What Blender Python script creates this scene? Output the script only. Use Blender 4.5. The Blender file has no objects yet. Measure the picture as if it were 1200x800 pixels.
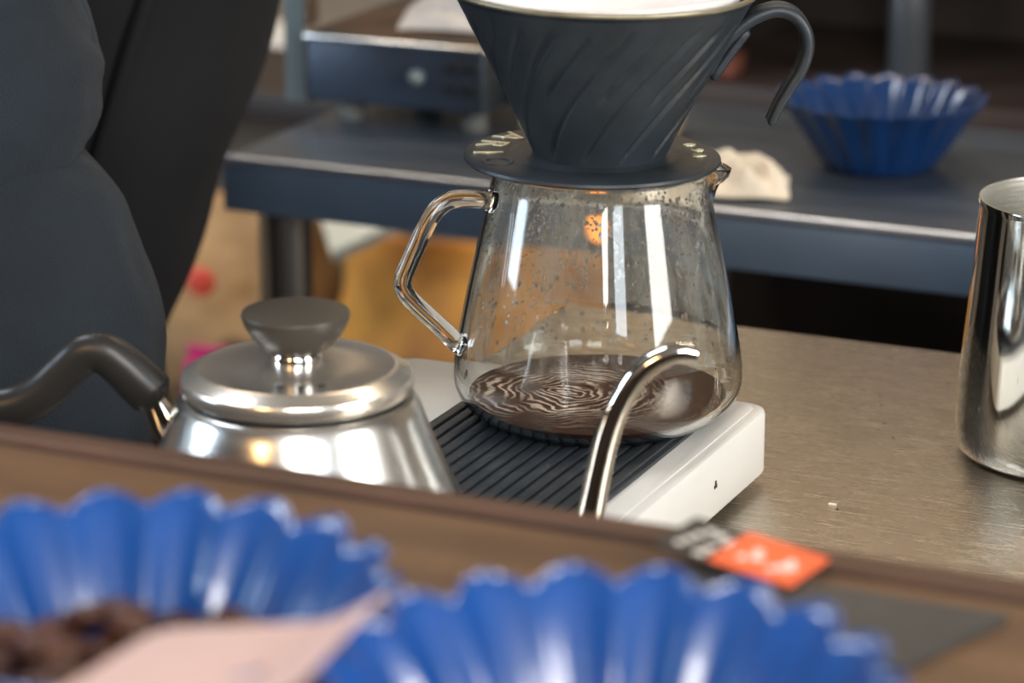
import bpy, bmesh, math, random
from mathutils import Vector, Matrix, noise
random.seed(7)
S = bpy.context.scene
COL = S.collection
PI = math.pi
R = math.radians

# ------------------------------------------------------------------ camera
cam = bpy.data.cameras.new('camera')
cam.lens = 105.0
cam.sensor_width = 36.0
cam.clip_start = 0.05
cam.clip_end = 30
cam.dof.use_dof = True
cam.dof.focus_distance = 1.14
cam.dof.aperture_fstop = 9.0
cam_o = bpy.data.objects.new('camera', cam)
COL.objects.link(cam_o)
cam_o.location = (0.4228, -1.0168, 0.396)
HA = R(114.3)
TH = R(16.8)
fwd = Vector((math.cos(HA) * math.cos(TH), math.sin(HA) * math.cos(TH), -math.sin(TH)))
cam_o.rotation_euler = fwd.to_track_quat('-Z', 'Y').to_euler()
S.camera = cam_o

# ------------------------------------------------------------------ world, exposure, big lights
w = bpy.data.worlds.new('world')
S.world = w
w.use_nodes = True
bg = w.node_tree.nodes['Background']
bg.inputs[0].default_value = (0.62, 0.74, 0.95, 1)
bg.inputs[1].default_value = 0.35
S.view_settings.view_transform = 'Standard'
S.view_settings.look = 'None'
S.view_settings.gamma = 1
S.view_settings.use_curve_mapping = False
S.view_settings.exposure = 0.36
S.cycles.max_bounces = 14
S.cycles.transmission_bounces = 14
S.cycles.transparent_max_bounces = 12
S.cycles.sample_clamp_indirect = 6.0


def area(name, loc, aim, sx, sy, power, color, spread=180):
    l = bpy.data.lights.new(name, 'AREA')
    l.shape = 'RECTANGLE'
    l.size = sx
    l.size_y = sy
    l.energy = power
    l.color = color
    l.spread = R(spread)
    o = bpy.data.objects.new(name, l)
    COL.objects.link(o)
    o.location = loc
    o.rotation_euler = (Vector(aim) - Vector(loc)).to_track_quat('-Z', 'Y').to_euler()
    return o


# daylight from the shop window on the left behind the photographer, a second pane to the right,
# and added lights for the kettle, the table edge and the back wall
area('window_daylight', (-2.85, -1.35, 0.50), (-0.3, 0.1, 0.0), 0.95, 1.6, 66, (0.66, 0.82, 1.0))
area('window_daylight', (1.20, -2.52, 1.0), (0.2, 0, 0.0), 0.62, 1.7, 52, (1.0, 0.98, 0.95))
area('window_daylight', (2.15, -2.40, 0.95), (0.3, 0, 0.0), 0.60, 1.5, 22, (0.82, 0.90, 1.0))
area('side_window_daylight', (2.6, -0.5, 0.9), (0, 0, 0.0), 0.9, 1.4, 55, (1.0, 0.98, 0.95))
area('added_warm_light', (-0.25, -2.5, 0.95), (-0.1, 0, 0.0), 0.34, 0.34, 9, (1.0, 0.58, 0.24))  # added, unseen warm light for warm patches in the reflections
area('added_overhead_light', (-1.30, -0.12, 1.85), (-1.30, -0.12, 0.0), 0.8, 0.45, 15, (0.86, 0.92, 1.0))  # added overhead light, placed to glint on the table edge
area('added_wall_wash', (-0.6, 1.1, 1.80), (-0.6, 1.9, 0.75), 2.2, 0.15, 44, (1.0, 0.82, 0.62))  # added wall washer; the counter reflects the brightened wall


# ------------------------------------------------------------------ materials
def mat(name, color=(0.5, 0.5, 0.5), rough=0.5, metal=0.0, var=0.0, scale=20.0, stretch=(1, 1, 1), bump=0.0,
        bscale=None, spec=0.5, coat=0.0, trans=0.0, ior=1.45, color2=None, sheen=0.0, detail=4, rvar=0.0, sss=0.0,
        aniso=0.0, coords='Object', ramp=(0.35, 0.65)):
    m = bpy.data.materials.new(name)
    m.use_nodes = True
    nt = m.node_tree
    b = nt.nodes['Principled BSDF']
    b.inputs['Base Color'].default_value = (*color, 1)
    b.inputs['Roughness'].default_value = rough
    b.inputs['Metallic'].default_value = metal
    b.inputs['IOR'].default_value = ior
    b.inputs['Specular IOR Level'].default_value = spec
    b.inputs['Coat Weight'].default_value = coat
    b.inputs['Coat Roughness'].default_value = 0.08
    b.inputs['Transmission Weight'].default_value = trans
    b.inputs['Sheen Weight'].default_value = sheen
    b.inputs['Anisotropic'].default_value = aniso
    if sss:
        b.inputs['Subsurface Weight'].default_value = sss
        b.inputs['Subsurface Scale'].default_value = 0.005
    tc = nt.nodes.new('ShaderNodeTexCoord')
    mp = nt.nodes.new('ShaderNodeMapping')
    mp.inputs['Scale'].default_value = stretch
    nt.links.new(tc.outputs[coords], mp.inputs[0])
    nz = nt.nodes.new('ShaderNodeTexNoise')
    nz.inputs['Scale'].default_value = scale
    nz.inputs['Detail'].default_value = detail
    nt.links.new(mp.outputs[0], nz.inputs['Vector'])
    if color2 is not None or var > 0:
        c2 = color2 if color2 is not None else tuple(max(0, c * (1 - var)) for c in color)
        cr = nt.nodes.new('ShaderNodeValToRGB')
        cr.color_ramp.elements[0].position = ramp[0]
        cr.color_ramp.elements[0].color = (*c2, 1)
        cr.color_ramp.elements[1].position = ramp[1]
        cr.color_ramp.elements[1].color = (*color, 1)
        nt.links.new(nz.outputs[0], cr.inputs[0])
        nt.links.new(cr.outputs[0], b.inputs['Base Color'])
    if rvar:
        mr = nt.nodes.new('ShaderNodeMapRange')
        mr.inputs['To Min'].default_value = max(0.02, rough - rvar)
        mr.inputs['To Max'].default_value = rough + rvar
        nt.links.new(nz.outputs[0], mr.inputs[0])
        nt.links.new(mr.outputs[0], b.inputs['Roughness'])
    if bump:
        n2 = nt.nodes.new('ShaderNodeTexNoise')
        n2.inputs['Scale'].default_value = bscale or scale * 3
        n2.inputs['Detail'].default_value = 3
        nt.links.new(mp.outputs[0], n2.inputs['Vector'])
        bp = nt.nodes.new('ShaderNodeBump')
        bp.inputs['Strength'].default_value = bump
        bp.inputs['Distance'].default_value = 0.002
        nt.links.new(n2.outputs[0], bp.inputs['Height'])
        nt.links.new(bp.outputs[0], b.inputs['Normal'])
    return m


M = {}
M['steel_counter'] = mat('brushed_steel', (0.68, 0.62, 0.53), 0.26, 1.0, color2=(0.57, 0.515, 0.435), scale=60, stretch=(0.6, 9, 1),
                         bump=0.22, bscale=220, rvar=0.07, aniso=0.0)
M['steel_table'] = mat('blued_table_steel', (0.072, 0.092, 0.122), 0.36, 0.45, color2=(0.055, 0.07, 0.092), scale=12, stretch=(1, 4, 1), bump=0.05, rvar=0.06)
M['steel_mirror'] = mat('polished_steel', (0.80, 0.79, 0.75), 0.07, 1.0, scale=9, bump=0.015, bscale=25)
M['steel_satin'] = mat('satin_steel', (0.74, 0.73, 0.69), 0.22, 1.0, scale=9, stretch=(1, 1, 8), bump=0.05, bscale=60)
M['steel_kettle'] = mat('kettle_steel', (0.76, 0.75, 0.72), 0.24, 1.0, scale=9, bump=0.03, bscale=25)
M['steel_lid'] = mat('lid_steel', (0.80, 0.75, 0.67), 0.25, 0.88, scale=15, bump=0.03, bscale=60, rvar=0.04)
M['steel_lining'] = mat('brushed_lining_steel', (0.86, 0.86, 0.80), 0.33, 1.0, scale=9, stretch=(1, 1, 12), bump=0.08, bscale=60)
M['chrome'] = mat('chrome', (0.85, 0.84, 0.82), 0.04, 1.0, scale=9)
M['lit_apron_steel'] = mat('brightened_apron_steel', (0.22, 0.32, 0.47), 0.42, 0.75, scale=8, var=0.2)  # table steel with bluish light on its front put into the colour
M['edge_highlight'] = mat('edge_highlight_steel', (0.62, 0.68, 0.78), 0.30, 0.9, scale=8, var=0.1)  # bluish-white edge highlight put into the colour
M['machine'] = mat('machine_steel', (0.050, 0.070, 0.105), 0.38, 0.6, color2=(0.04, 0.042, 0.045), scale=12)
M['machine_top'] = mat('machine_top_reflections', (0.022, 0.022, 0.023), 0.7, 0.0, color2=(0.06, 0.034, 0.018), scale=22, spec=0.2)  # brown patches are reflections in the top, painted into the colour
M['dark_plastic'] = mat('black_handle_plastic', (0.022, 0.021, 0.02), 0.34, scale=30, var=0.2, bump=0.02)
M['knob'] = mat('black_knob_plastic', (0.055, 0.048, 0.038), 0.36, scale=30, var=0.1, bump=0.02)
M['dripper'] = mat('matte_black_enamel', (0.020, 0.027, 0.034), 0.42, scale=60, var=0.25, bump=0.06, bscale=500, rvar=0.05)
M['dripper_edge'] = mat('bare_metal_rim', (0.42, 0.38, 0.27), 0.35, 0.8, scale=60, var=0.3)
M['lit_letter'] = mat('lit_gold_lettering', (0.75, 0.72, 0.5), 0.3, 0.6, scale=60, var=0.1)
M['paper'] = mat('white_filter_paper', (0.82, 0.80, 0.77), 0.85, scale=60, var=0.06, bump=0.25, bscale=300)
M['white_plastic'] = mat('white_scale_plastic', (0.70, 0.695, 0.66), 0.28, scale=40, var=0.03, coat=0.3)
M['scale_foot'] = mat('grey_rubber_foot', (0.1, 0.1, 0.09), 0.7, scale=40, var=0.1)
M['rubber'] = mat('black_rubber_pad', (0.028, 0.034, 0.040), 0.42, scale=90, var=0.25, bump=0.1, bscale=400)
M['wood'] = mat('brown_counter_wood', (0.185, 0.100, 0.048), 0.45, color2=(0.10, 0.054, 0.028), scale=9, stretch=(1, 6, 6), bump=0.15, bscale=60, ramp=(0.3, 0.7), coat=0.1)
M['wood_lip'] = mat('reddish_trim_wood', (0.115, 0.055, 0.032), 0.5, color2=(0.065, 0.032, 0.020), scale=14, stretch=(1, 8, 8), bump=0.2, bscale=80)
M['groove'] = mat('dark_groove', (0.015, 0.012, 0.011), 0.7, scale=30, var=0.2)
M['bar'] = mat('dark_bar_panel', (0.06, 0.045, 0.035), 0.6, scale=10, var=0.3)
M['blue'] = mat('glossy_blue_plastic', (0.003, 0.062, 0.275), 0.24, scale=30, var=0.12, coat=0.8, spec=0.9)
M['blue_dark'] = mat('glossy_navy_plastic', (0.003, 0.024, 0.092), 0.24, scale=30, var=0.12, coat=0.35, spec=0.6)
M['bean'] = mat('roasted_bean', (0.105, 0.040, 0.022), 0.38, color2=(0.05, 0.019, 0.011), scale=160, bump=0.2, bscale=500)
M['bean_groove'] = mat('bean_crease', (0.16, 0.085, 0.05), 0.6, scale=160, var=0.3)
M['pink'] = mat('pink_card', (0.74, 0.49, 0.43), 0.7, scale=60, var=0.04, sheen=0.1)
M['black_card'] = mat('black_tag_card', (0.035, 0.032, 0.030), 0.5, scale=40, var=0.2)
M['orange'] = mat('orange_sticker', (0.95, 0.15, 0.045), 0.4, scale=40, var=0.05)
M['white_ink'] = mat('white_print', (0.85, 0.80, 0.72), 0.6, scale=60, var=0.05)
M['slate'] = mat('dark_slate', (0.052, 0.052, 0.050), 0.45, scale=25, var=0.3, bump=0.05)
M['hoodie'] = mat('navy_sweatshirt_fabric', (0.0092, 0.0162, 0.0245), 0.92, scale=14, color2=(0.0075, 0.0115, 0.0165), bump=0.35, bscale=900, sheen=0.06)
M['apron'] = mat('black_apron_fabric', (0.0040, 0.0041, 0.0050), 0.9, scale=14, var=0.2, bump=0.2, bscale=600)
M['skin'] = mat('skin', (0.60, 0.38, 0.28), 0.5, scale=30, var=0.08, sss=0.1)
M['hair'] = mat('dark_hair', (0.02, 0.015, 0.012), 0.5, scale=60, var=0.3, stretch=(1, 1, 8))
M['trousers'] = mat('black_trousers', (0.012, 0.012, 0.014), 0.9, scale=20, var=0.2)
M['shoe'] = mat('dark_shoe', (0.02, 0.018, 0.018), 0.5, scale=20, var=0.2)
M['eye'] = mat('eye_white', (0.8, 0.78, 0.75), 0.2, scale=20)
M['cloth'] = mat('cream_cloth', (0.62, 0.55, 0.44), 0.9, scale=30, var=0.12, bump=0.3, bscale=400, sheen=0.2)
M['rag'] = mat('beige_grey_cloth', (0.42, 0.38, 0.34), 0.9, scale=30, var=0.2, bump=0.3, bscale=300)
M['floor'] = mat('dark_floor', (0.06, 0.045, 0.034), 0.55, scale=3, var=0.3)
M['front_plaster'] = mat('beige_plaster', (0.30, 0.26, 0.21), 0.8, scale=3, var=0.2)
M['plaster'] = mat('grey_brown_plaster', (0.20, 0.165, 0.125), 0.8, scale=3, var=0.3, bump=0.05)
M['ceiling'] = mat('ceiling_paint', (0.25, 0.22, 0.19), 0.8, scale=3, var=0.15)
M['cabinet'] = mat('dark_cabinet_wood', (0.022, 0.016, 0.013), 0.5, scale=6, stretch=(1, 1, 5), var=0.35)
M['cabinet_edge'] = mat('worn_shelf_edge', (0.055, 0.034, 0.025), 0.55, scale=6, var=0.3)
M['bottle'] = mat('grey_blue_bottle_glass', (0.045, 0.05, 0.055), 0.3, scale=8, var=0.2)
M['tin'] = mat('red_brown_tin', (0.17, 0.055, 0.035), 0.5, scale=20, var=0.2)
M['kraft'] = mat('kraft_paper', (0.36, 0.23, 0.105), 0.8, scale=16, color2=(0.20, 0.115, 0.05), bump=0.3, bscale=14)
M['kraft2'] = mat('small_kraft_paper', (0.62, 0.45, 0.24), 0.8, scale=20, var=0.2, bump=0.3, bscale=20)
M['amber'] = mat('orange_brown_sack', (0.46, 0.205, 0.026), 0.75, scale=13, color2=(0.20, 0.075, 0.018), bump=0.4, bscale=16)
M['magenta'] = mat('magenta_label', (0.45, 0.01, 0.12), 0.5, scale=20, var=0.1)
M['red_dot'] = mat('red_print', (0.65, 0.07, 0.04), 0.6, scale=20, var=0.1)
M['brown_print'] = mat('dark_brown_print', (0.13, 0.075, 0.03), 0.8, scale=20, var=0.2)
M['carton'] = mat('pale_grey_carton', (0.45, 0.45, 0.38), 0.7, scale=10, var=0.1)
M['porcelain'] = mat('white_porcelain', (0.75, 0.73, 0.66), 0.3, scale=10, var=0.05)
M['green_label'] = mat('pale_green_label', (0.68, 0.74, 0.32), 0.5, scale=20, var=0.05)
M['black_hole'] = mat('black_socket', (0.006, 0.006, 0.006), 0.6, scale=20, var=0.2)
M['grounds'] = mat('wet_coffee_grounds', (0.06, 0.028, 0.016), 0.5, scale=300, var=0.5, bump=0.8, bscale=500)
M['post'] = mat('grey_green_post_paint', (0.16, 0.19, 0.19), 0.4, 0.3, scale=10, var=0.2)


def glass_mat():
    m = bpy.data.materials.new('server_glass')
    m.use_nodes = True
    nt = m.node_tree
    nt.nodes.remove(nt.nodes['Principled BSDF'])
    out = nt.nodes['Material Output']
    g = nt.nodes.new('ShaderNodeBsdfGlass')
    g.inputs['IOR'].default_value = 1.45
    g.inputs['Roughness'].default_value = 0.0
    g.inputs['Color'].default_value = (0.985, 0.99, 0.98, 1)
    nt.links.new(g.outputs[0], out.inputs['Surface'])
    return m


def film_mat():
    """fine condensation and dried water film on the inner wall: thin, patchy, running down"""
    m = bpy.data.materials.new('condensation_film')
    m.use_nodes = True
    nt = m.node_tree
    nt.nodes.remove(nt.nodes['Principled BSDF'])
    out = nt.nodes['Material Output']
    tr = nt.nodes.new('ShaderNodeBsdfTransparent')
    df = nt.nodes.new('ShaderNodeBsdfDiffuse')
    df.inputs[0].default_value = (0.75, 0.74, 0.68, 1)
    tl = nt.nodes.new('ShaderNodeBsdfTranslucent')
    tl.inputs[0].default_value = (0.75, 0.74, 0.68, 1)
    ad = nt.nodes.new('ShaderNodeMixShader')
    nt.links.new(df.outputs[0], ad.inputs[1])
    nt.links.new(tl.outputs[0], ad.inputs[2])
    tc = nt.nodes.new('ShaderNodeTexCoord')
    mp = nt.nodes.new('ShaderNodeMapping')
    mp.inputs['Scale'].default_value = (1, 1, 0.28)
    nt.links.new(tc.outputs['Object'], mp.inputs[0])
    nz = nt.nodes.new('ShaderNodeTexNoise')
    nz.inputs['Scale'].default_value = 75
    nz.inputs['Detail'].default_value = 6
    nz.inputs['Roughness'].default_value = 0.65
    nt.links.new(mp.outputs[0], nz.inputs['Vector'])
    cr = nt.nodes.new('ShaderNodeValToRGB')
    cr.color_ramp.elements[0].position = 0.46
    cr.color_ramp.elements[0].color = (0.10, 0.10, 0.10, 1)
    cr.color_ramp.elements[1].position = 0.60
    cr.color_ramp.elements[1].color = (0.40, 0.40, 0.40, 1)
    nt.links.new(nz.outputs[0], cr.inputs[0])
    mx = nt.nodes.new('ShaderNodeMixShader')
    nt.links.new(cr.outputs[0], mx.inputs[0])
    nt.links.new(tr.outputs[0], mx.inputs[1])
    nt.links.new(ad.outputs[0], mx.inputs[2])
    nt.links.new(mx.outputs[0], out.inputs['Surface'])
    return m


def coffee_mat():
    """dark coffee with pale threads in uneven rings, painted as light glinting on the ripples"""
    m = mat('brewed_coffee', (0.06, 0.020, 0.010), 0.08, spec=0.5, ior=1.22)
    nt = m.node_tree
    b = nt.nodes['Principled BSDF']
    N, L = nt.nodes.new, nt.links.new
    tc = N('ShaderNodeTexCoord')
    def warp(src, scale, amt, detail):
        n = N('ShaderNodeTexNoise')
        n.inputs['Scale'].default_value = scale
        n.inputs['Detail'].default_value = detail
        L(src, n.inputs['Vector'])
        sb = N('ShaderNodeVectorMath')
        sb.operation = 'SUBTRACT'
        sb.inputs[1].default_value = (0.5, 0.5, 0.5)
        L(n.outputs['Color'], sb.inputs[0])
        vm = N('ShaderNodeVectorMath')
        vm.operation = 'MULTIPLY_ADD'
        vm.inputs[1].default_value = (amt, amt, 0.0)
        L(sb.outputs[0], vm.inputs[0])
        L(src, vm.inputs[2])
        return vm.outputs[0]
    v = warp(tc.outputs['Object'], 38, 0.022, 1)
    v = warp(v, 190, 0.0045, 2)
    off = N('ShaderNodeMapping')
    off.inputs['Location'].default_value = (0.010, 0.004, 0)
    L(v, off.inputs[0])
    wv = N('ShaderNodeTexWave')
    wv.wave_type = 'RINGS'
    wv.rings_direction = 'Z'
    wv.inputs['Scale'].default_value = 95
    wv.inputs['Distortion'].default_value = 0.0
    L(off.outputs[0], wv.inputs['Vector'])
    mk = N('ShaderNodeTexNoise')
    mk.inputs['Scale'].default_value = 48
    mk.inputs['Detail'].default_value = 3
    L(tc.outputs['Object'], mk.inputs['Vector'])
    mr = N('ShaderNodeMapRange')
    mr.inputs['From Min'].default_value = 0.38
    mr.inputs['From Max'].default_value = 0.62
    L(mk.outputs[0], mr.inputs[0])
    ln = N('ShaderNodeVectorMath')
    ln.operation = 'LENGTH'
    off2 = N('ShaderNodeMapping')
    off2.inputs['Location'].default_value = (0.014, 0.006, -0.0432)
    L(tc.outputs['Object'], off2.inputs[0])
    L(off2.outputs[0], ln.inputs[0])
    fr = N('ShaderNodeMapRange')
    fr.inputs['From Min'].default_value = 0.048
    fr.inputs['From Max'].default_value = 0.024
    L(ln.outputs['Value'], fr.inputs[0])
    cr = N('ShaderNodeValToRGB')
    cr.color_ramp.elements[0].position = 0.42
    cr.color_ramp.elements[0].color = (0, 0, 0, 1)
    cr.color_ramp.elements[1].position = 0.92
    cr.color_ramp.elements[1].color = (1, 1, 1, 1)
    L(wv.outputs[0], cr.inputs[0])
    m1 = N('ShaderNodeMath'); m1.operation = 'MULTIPLY'
    m2 = N('ShaderNodeMath'); m2.operation = 'MULTIPLY'
    L(cr.outputs[0], m1.inputs[0]); L(mr.outputs[0], m1.inputs[1])
    L(m1.outputs[0], m2.inputs[0]); L(fr.outputs[0], m2.inputs[1])
    mx = N('ShaderNodeMix'); mx.data_type = 'RGBA'
    mx.inputs[6].default_value = (0.055, 0.013, 0.005, 1)
    mx.inputs[7].default_value = (0.95, 0.76, 0.64, 1)  # ripple glints, put into the colour
    L(m2.outputs[0], mx.inputs[0])
    L(mx.outputs[2], b.inputs['Base Color'])
    return m


M['glass'] = glass_mat()
M['film'] = film_mat()
M['coffee'] = coffee_mat()
wd = bpy.data.materials.new('water_drop')
wd.use_nodes = True
wb = wd.node_tree.nodes['Principled BSDF']
wb.inputs['Transmission Weight'].default_value = 1
wb.inputs['Roughness'].default_value = 0.0
wb.inputs['IOR'].default_value = 1.33
M['water'] = wd


# ------------------------------------------------------------------ object helpers
def link_mesh(name, me, m, parent=None, smooth=True, autos=None):
    me.name = name
    if m is not None:
        me.materials.append(m)
    if smooth:
        if autos:
            me.set_sharp_from_angle(angle=R(autos))
        me.shade_smooth() if not autos else [setattr(p, 'use_smooth', True) for p in me.polygons]
    o = bpy.data.objects.new(name, me)
    COL.objects.link(o)
    if parent is not None:
        o.parent = parent
    return o


def from_bm(name, bm, m, parent=None, smooth=True, autos=40):
    bmesh.ops.recalc_face_normals(bm, faces=bm.faces)
    me = bpy.data.meshes.new(name)
    bm.to_mesh(me)
    bm.free()
    return link_mesh(name, me, m, parent, smooth, autos)


def thing(name, label, cat, loc=(0, 0, 0), rz=0, group=None):
    o = bpy.data.objects.new(name, None)
    COL.objects.link(o)
    o.empty_display_size = 0.02
    o.location = loc
    o.rotation_euler = (0, 0, rz)
    o['label'] = label
    o['category'] = cat
    if group:
        o['group'] = group
    return o


def tag(o, label, cat, group=None):
    o['label'] = label
    o['category'] = cat
    if group:
        o['group'] = group
    return o


def structure(o):
    o['kind'] = 'structure'
    return o


def stuff(o):
    o['kind'] = 'stuff'
    return o


def box_bm(bm, x0, x1, y0, y1, z0, z1, bevel=0.0, seg=2, rot=None):
    r = bmesh.ops.create_cube(bm, size=1)
    vs = r['verts']
    for v in vs:
        v.co = Vector(((x0 + x1) / 2 + v.co.x * (x1 - x0), (y0 + y1) / 2 + v.co.y * (y1 - y0), (z0 + z1) / 2 + v.co.z * (z1 - z0)))
    if bevel:
        es = list({e for v in vs for e in v.link_edges})
        bmesh.ops.bevel(bm, geom=es, offset=bevel, segments=seg, profile=0.5, affect='EDGES')
    return bm


def box(name, x0, x1, y0, y1, z0, z1, m, parent=None, bevel=0.0, seg=3):
    bm = bmesh.new()
    box_bm(bm, x0, x1, y0, y1, z0, z1, bevel, seg)
    return from_bm(name, bm, m, parent)


def lathe_bm(bm, prof, n=96, fr=None, close=True):
    """prof: (r, z) list; fr(theta, i, r, z)->(r, z) optional"""
    rings = []
    for i, (r, z) in enumerate(prof):
        if r < 1e-6:
            rings.append([bm.verts.new((0, 0, z))])
            continue
        ring = []
        for k in range(n):
            t = 2 * PI * k / n
            rr, zz = (r, z) if fr is None else fr(t, i, r, z)
            ring.append(bm.verts.new((rr * math.cos(t), rr * math.sin(t), zz)))
        rings.append(ring)
    for a, b in zip(rings[:-1], rings[1:]):
        for k in range(n):
            k2 = (k + 1) % n
            if len(a) == 1 and len(b) == 1:
                continue
            if len(a) == 1:
                bm.faces.new((a[0], b[k], b[k2]))
            elif len(b) == 1:
                bm.faces.new((a[k], a[k2], b[0]))
            else:
                bm.faces.new((a[k], a[k2], b[k2], b[k]))
    return rings


def lathe(name, prof, m, parent=None, n=96, fr=None, autos=40, loc=None):
    bm = bmesh.new()
    lathe_bm(bm, prof, n, fr)
    o = from_bm(name, bm, m, parent, True, autos)
    if loc:
        o.location = loc
    return o


def crom(pts, sub=8):
    pts = [Vector(p) for p in pts]
    P = [pts[0] * 2 - pts[1]] + pts + [pts[-1] * 2 - pts[-2]]
    out = []
    for i in range(1, len(P) - 2):
        p0, p1, p2, p3 = P[i - 1:i + 3]
        for s in range(sub):
            t = s / sub
            out.append(0.5 * ((2 * p1) + (p2 - p0) * t + (2 * p0 - 5 * p1 + 4 * p2 - p3) * t * t + (3 * p1 - p0 - 3 * p2 + p3) * t ** 3))
    out.append(P[-2])
    return out


def crom1(vals, sub=8):
    return [v.x for v in crom([(v, 0, 0) for v in vals], sub)]


def tube_bm(bm, pts, rad, n=24, up=(0, 0, 1), flat=1.0, cap=True, fn=None, rnd=0):
    """tube along pts; flat scales the side axis"""
    pts = [Vector(p) for p in pts]
    upv = Vector(up)
    rings = []
    N = len(pts)
    for i, p in enumerate(pts):
        t = (pts[min(i + 1, N - 1)] - pts[max(i - 1, 0)]).normalized()
        s = t.cross(upv)
        if s.length < 1e-4:
            s = t.cross(Vector((1, 0, 0)))
        s.normalize()
        u = s.cross(t).normalized()
        r = rad[i] if hasattr(rad, '__len__') else rad
        ring = []
        for k in range(n):
            a = 2 * PI * k / n
            rr = r if fn is None else r * fn(i / (N - 1), a)
            ring.append(bm.verts.new(p + s * math.cos(a) * rr * flat + u * math.sin(a) * rr))
        rings.append(ring)
    for a, b in zip(rings[:-1], rings[1:]):
        for k in range(n):
            k2 = (k + 1) % n
            bm.faces.new((a[k], a[k2], b[k2], b[k]))
    if cap:
        for ring, q, d in ((rings[0], pts[0], pts[0] - pts[1]), (rings[-1], pts[-1], pts[-1] - pts[-2])):
            r = rad[0 if ring is rings[0] else -1] if hasattr(rad, '__len__') else rad
            prev = ring
            d = d.normalized()
            for f_, h_ in ((0.8, 0.35), (0.45, 0.6)):
                nr = [bm.verts.new(q + (v.co - q) * f_ + d * r * h_ * rnd) for v in ring]
                for k in range(n):
                    k2 = (k + 1) % n
                    bm.faces.new((prev[k], prev[k2], nr[k2], nr[k]))
                prev = nr
            c = bm.verts.new(q + d * r * 0.7 * rnd)
            for k in range(n):
                bm.faces.new((prev[k], prev[(k + 1) % n], c))
    return rings


def tube(name, pts, rad, m, parent=None, n=24, sub=8, autos=60, **kw):
    bm = bmesh.new()
    P = crom(pts, sub)
    rr = crom1(rad, sub) if hasattr(rad, '__len__') else rad
    tube_bm(bm, P, rr, n, **kw)
    return from_bm(name, bm, m, parent, True, autos)


def cyl_bm(bm, p, r, z0, z1, n=32):
    a = [bm.verts.new((p[0] + r * math.cos(2 * PI * k / n), p[1] + r * math.sin(2 * PI * k / n), z0)) for k in range(n)]
    b = [bm.verts.new((v.co.x, v.co.y, z1)) for v in a]
    for k in range(n):
        k2 = (k + 1) % n
        bm.faces.new((a[k], a[k2], b[k2], b[k]))
    bm.faces.new(a[::-1])
    bm.faces.new(b)


def text_mesh(body, size, depth):
    cu = bpy.data.curves.new('lettering', 'FONT')
    cu.body = body
    cu.size = size
    cu.extrude = depth
    cu.align_x = 'CENTER'
    cu.resolution_u = 4
    o = bpy.data.objects.new('lettering', cu)
    COL.objects.link(o)
    bpy.context.view_layer.update()
    me = bpy.data.meshes.new_from_object(o.evaluated_get(bpy.context.evaluated_depsgraph_get()))
    bpy.data.objects.remove(o)
    bpy.data.curves.remove(cu)
    return me


def lattice_solid(name, fn, nu, nv, thick, m, parent=None):
    """a sheet given by fn(u, v)->Vector with real thickness"""
    bm = bmesh.new()
    g = [[bm.verts.new(fn(i / nu, j / nv)) for j in range(nv + 1)] for i in range(nu + 1)]
    for i in range(nu):
        for j in range(nv):
            bm.faces.new((g[i][j], g[i + 1][j], g[i + 1][j + 1], g[i][j + 1]))
    bmesh.ops.recalc_face_normals(bm, faces=bm.faces)
    bmesh.ops.solidify(bm, geom=bm.faces[:], thickness=thick)
    return from_bm(name, bm, m, parent, True, 50)


rv = Vector((math.sin(HA), -math.cos(HA), 0))     # the direction the dripper handle points to
hv = Vector((math.cos(HA), math.sin(HA), 0))


def polar(o, d, t, z):
    d = Vector((d[0], d[1], 0)).normalized()
    return Vector((o[0] + d.x * t, o[1] + d.y * t, z))


# ================================================================== ROOM
structure(box('floor', -3.0, 3.0, -3.4, 2.0, -0.95, -0.90, M['floor']))
structure(box('wall_back', -3.0, 3.0, 1.9, 2.0, -0.90, 1.9, M['plaster']))
structure(box('wall_front', -3.0, 3.0, -2.75, -2.65, -0.90, 1.9, M['front_plaster']))
structure(box('wall_right', 3.0, 3.1, -2.75, 2.0, -0.90, 1.9, M['front_plaster']))
structure(box('wall_left', -3.1, -3.0, -3.4, 2.0, -0.90, 1.9, M['plaster']))
structure(box('ceiling', -3.0, 3.0, -2.75, 2.0, 1.9, 1.95, M['ceiling']))
structure(box('baseboard_back', -3.0, 3.0, 1.88, 1.9, -0.90, -0.80, M['cabinet']))

# steel work counter
t = thing('steel_counter', 'brushed stainless steel work counter carrying kettle, scale and milk pitcher', 'counter', (0, 0, 0))
box('worktop', -0.120, 1.30, -0.305, 0.2455, -0.035, 0.0, M['steel_counter'], t, 0.0015)
box('cabinet_body', -0.105, 1.28, -0.285, 0.225, -0.88, -0.035, M['bar'], t, 0.002)
bm = bmesh.new()
for (sx, sy, a, l) in ((0.12, 0.165, 0.5, 0.006), (0.03, 0.09, 0.1, 0.004), (0.085, 0.03, 2.2, 0.003)):
    box_bm(bm, sx, sx + l, sy, sy + 0.0012, 0.0, 0.0003)
stuff(from_bm('crumb_specks', bm, M['paper'], t))
bm = bmesh.new()
random.seed(3)
for k in range(9):
    x, y = random.uniform(0.06, 0.16), random.uniform(0.02, 0.2)
    cyl_bm(bm, (x, y), random.uniform(0.0003, 0.0006), 0, 0.0002, 8)
stuff(from_bm('coffee_specks', bm, M['black_hole'], t))

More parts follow.
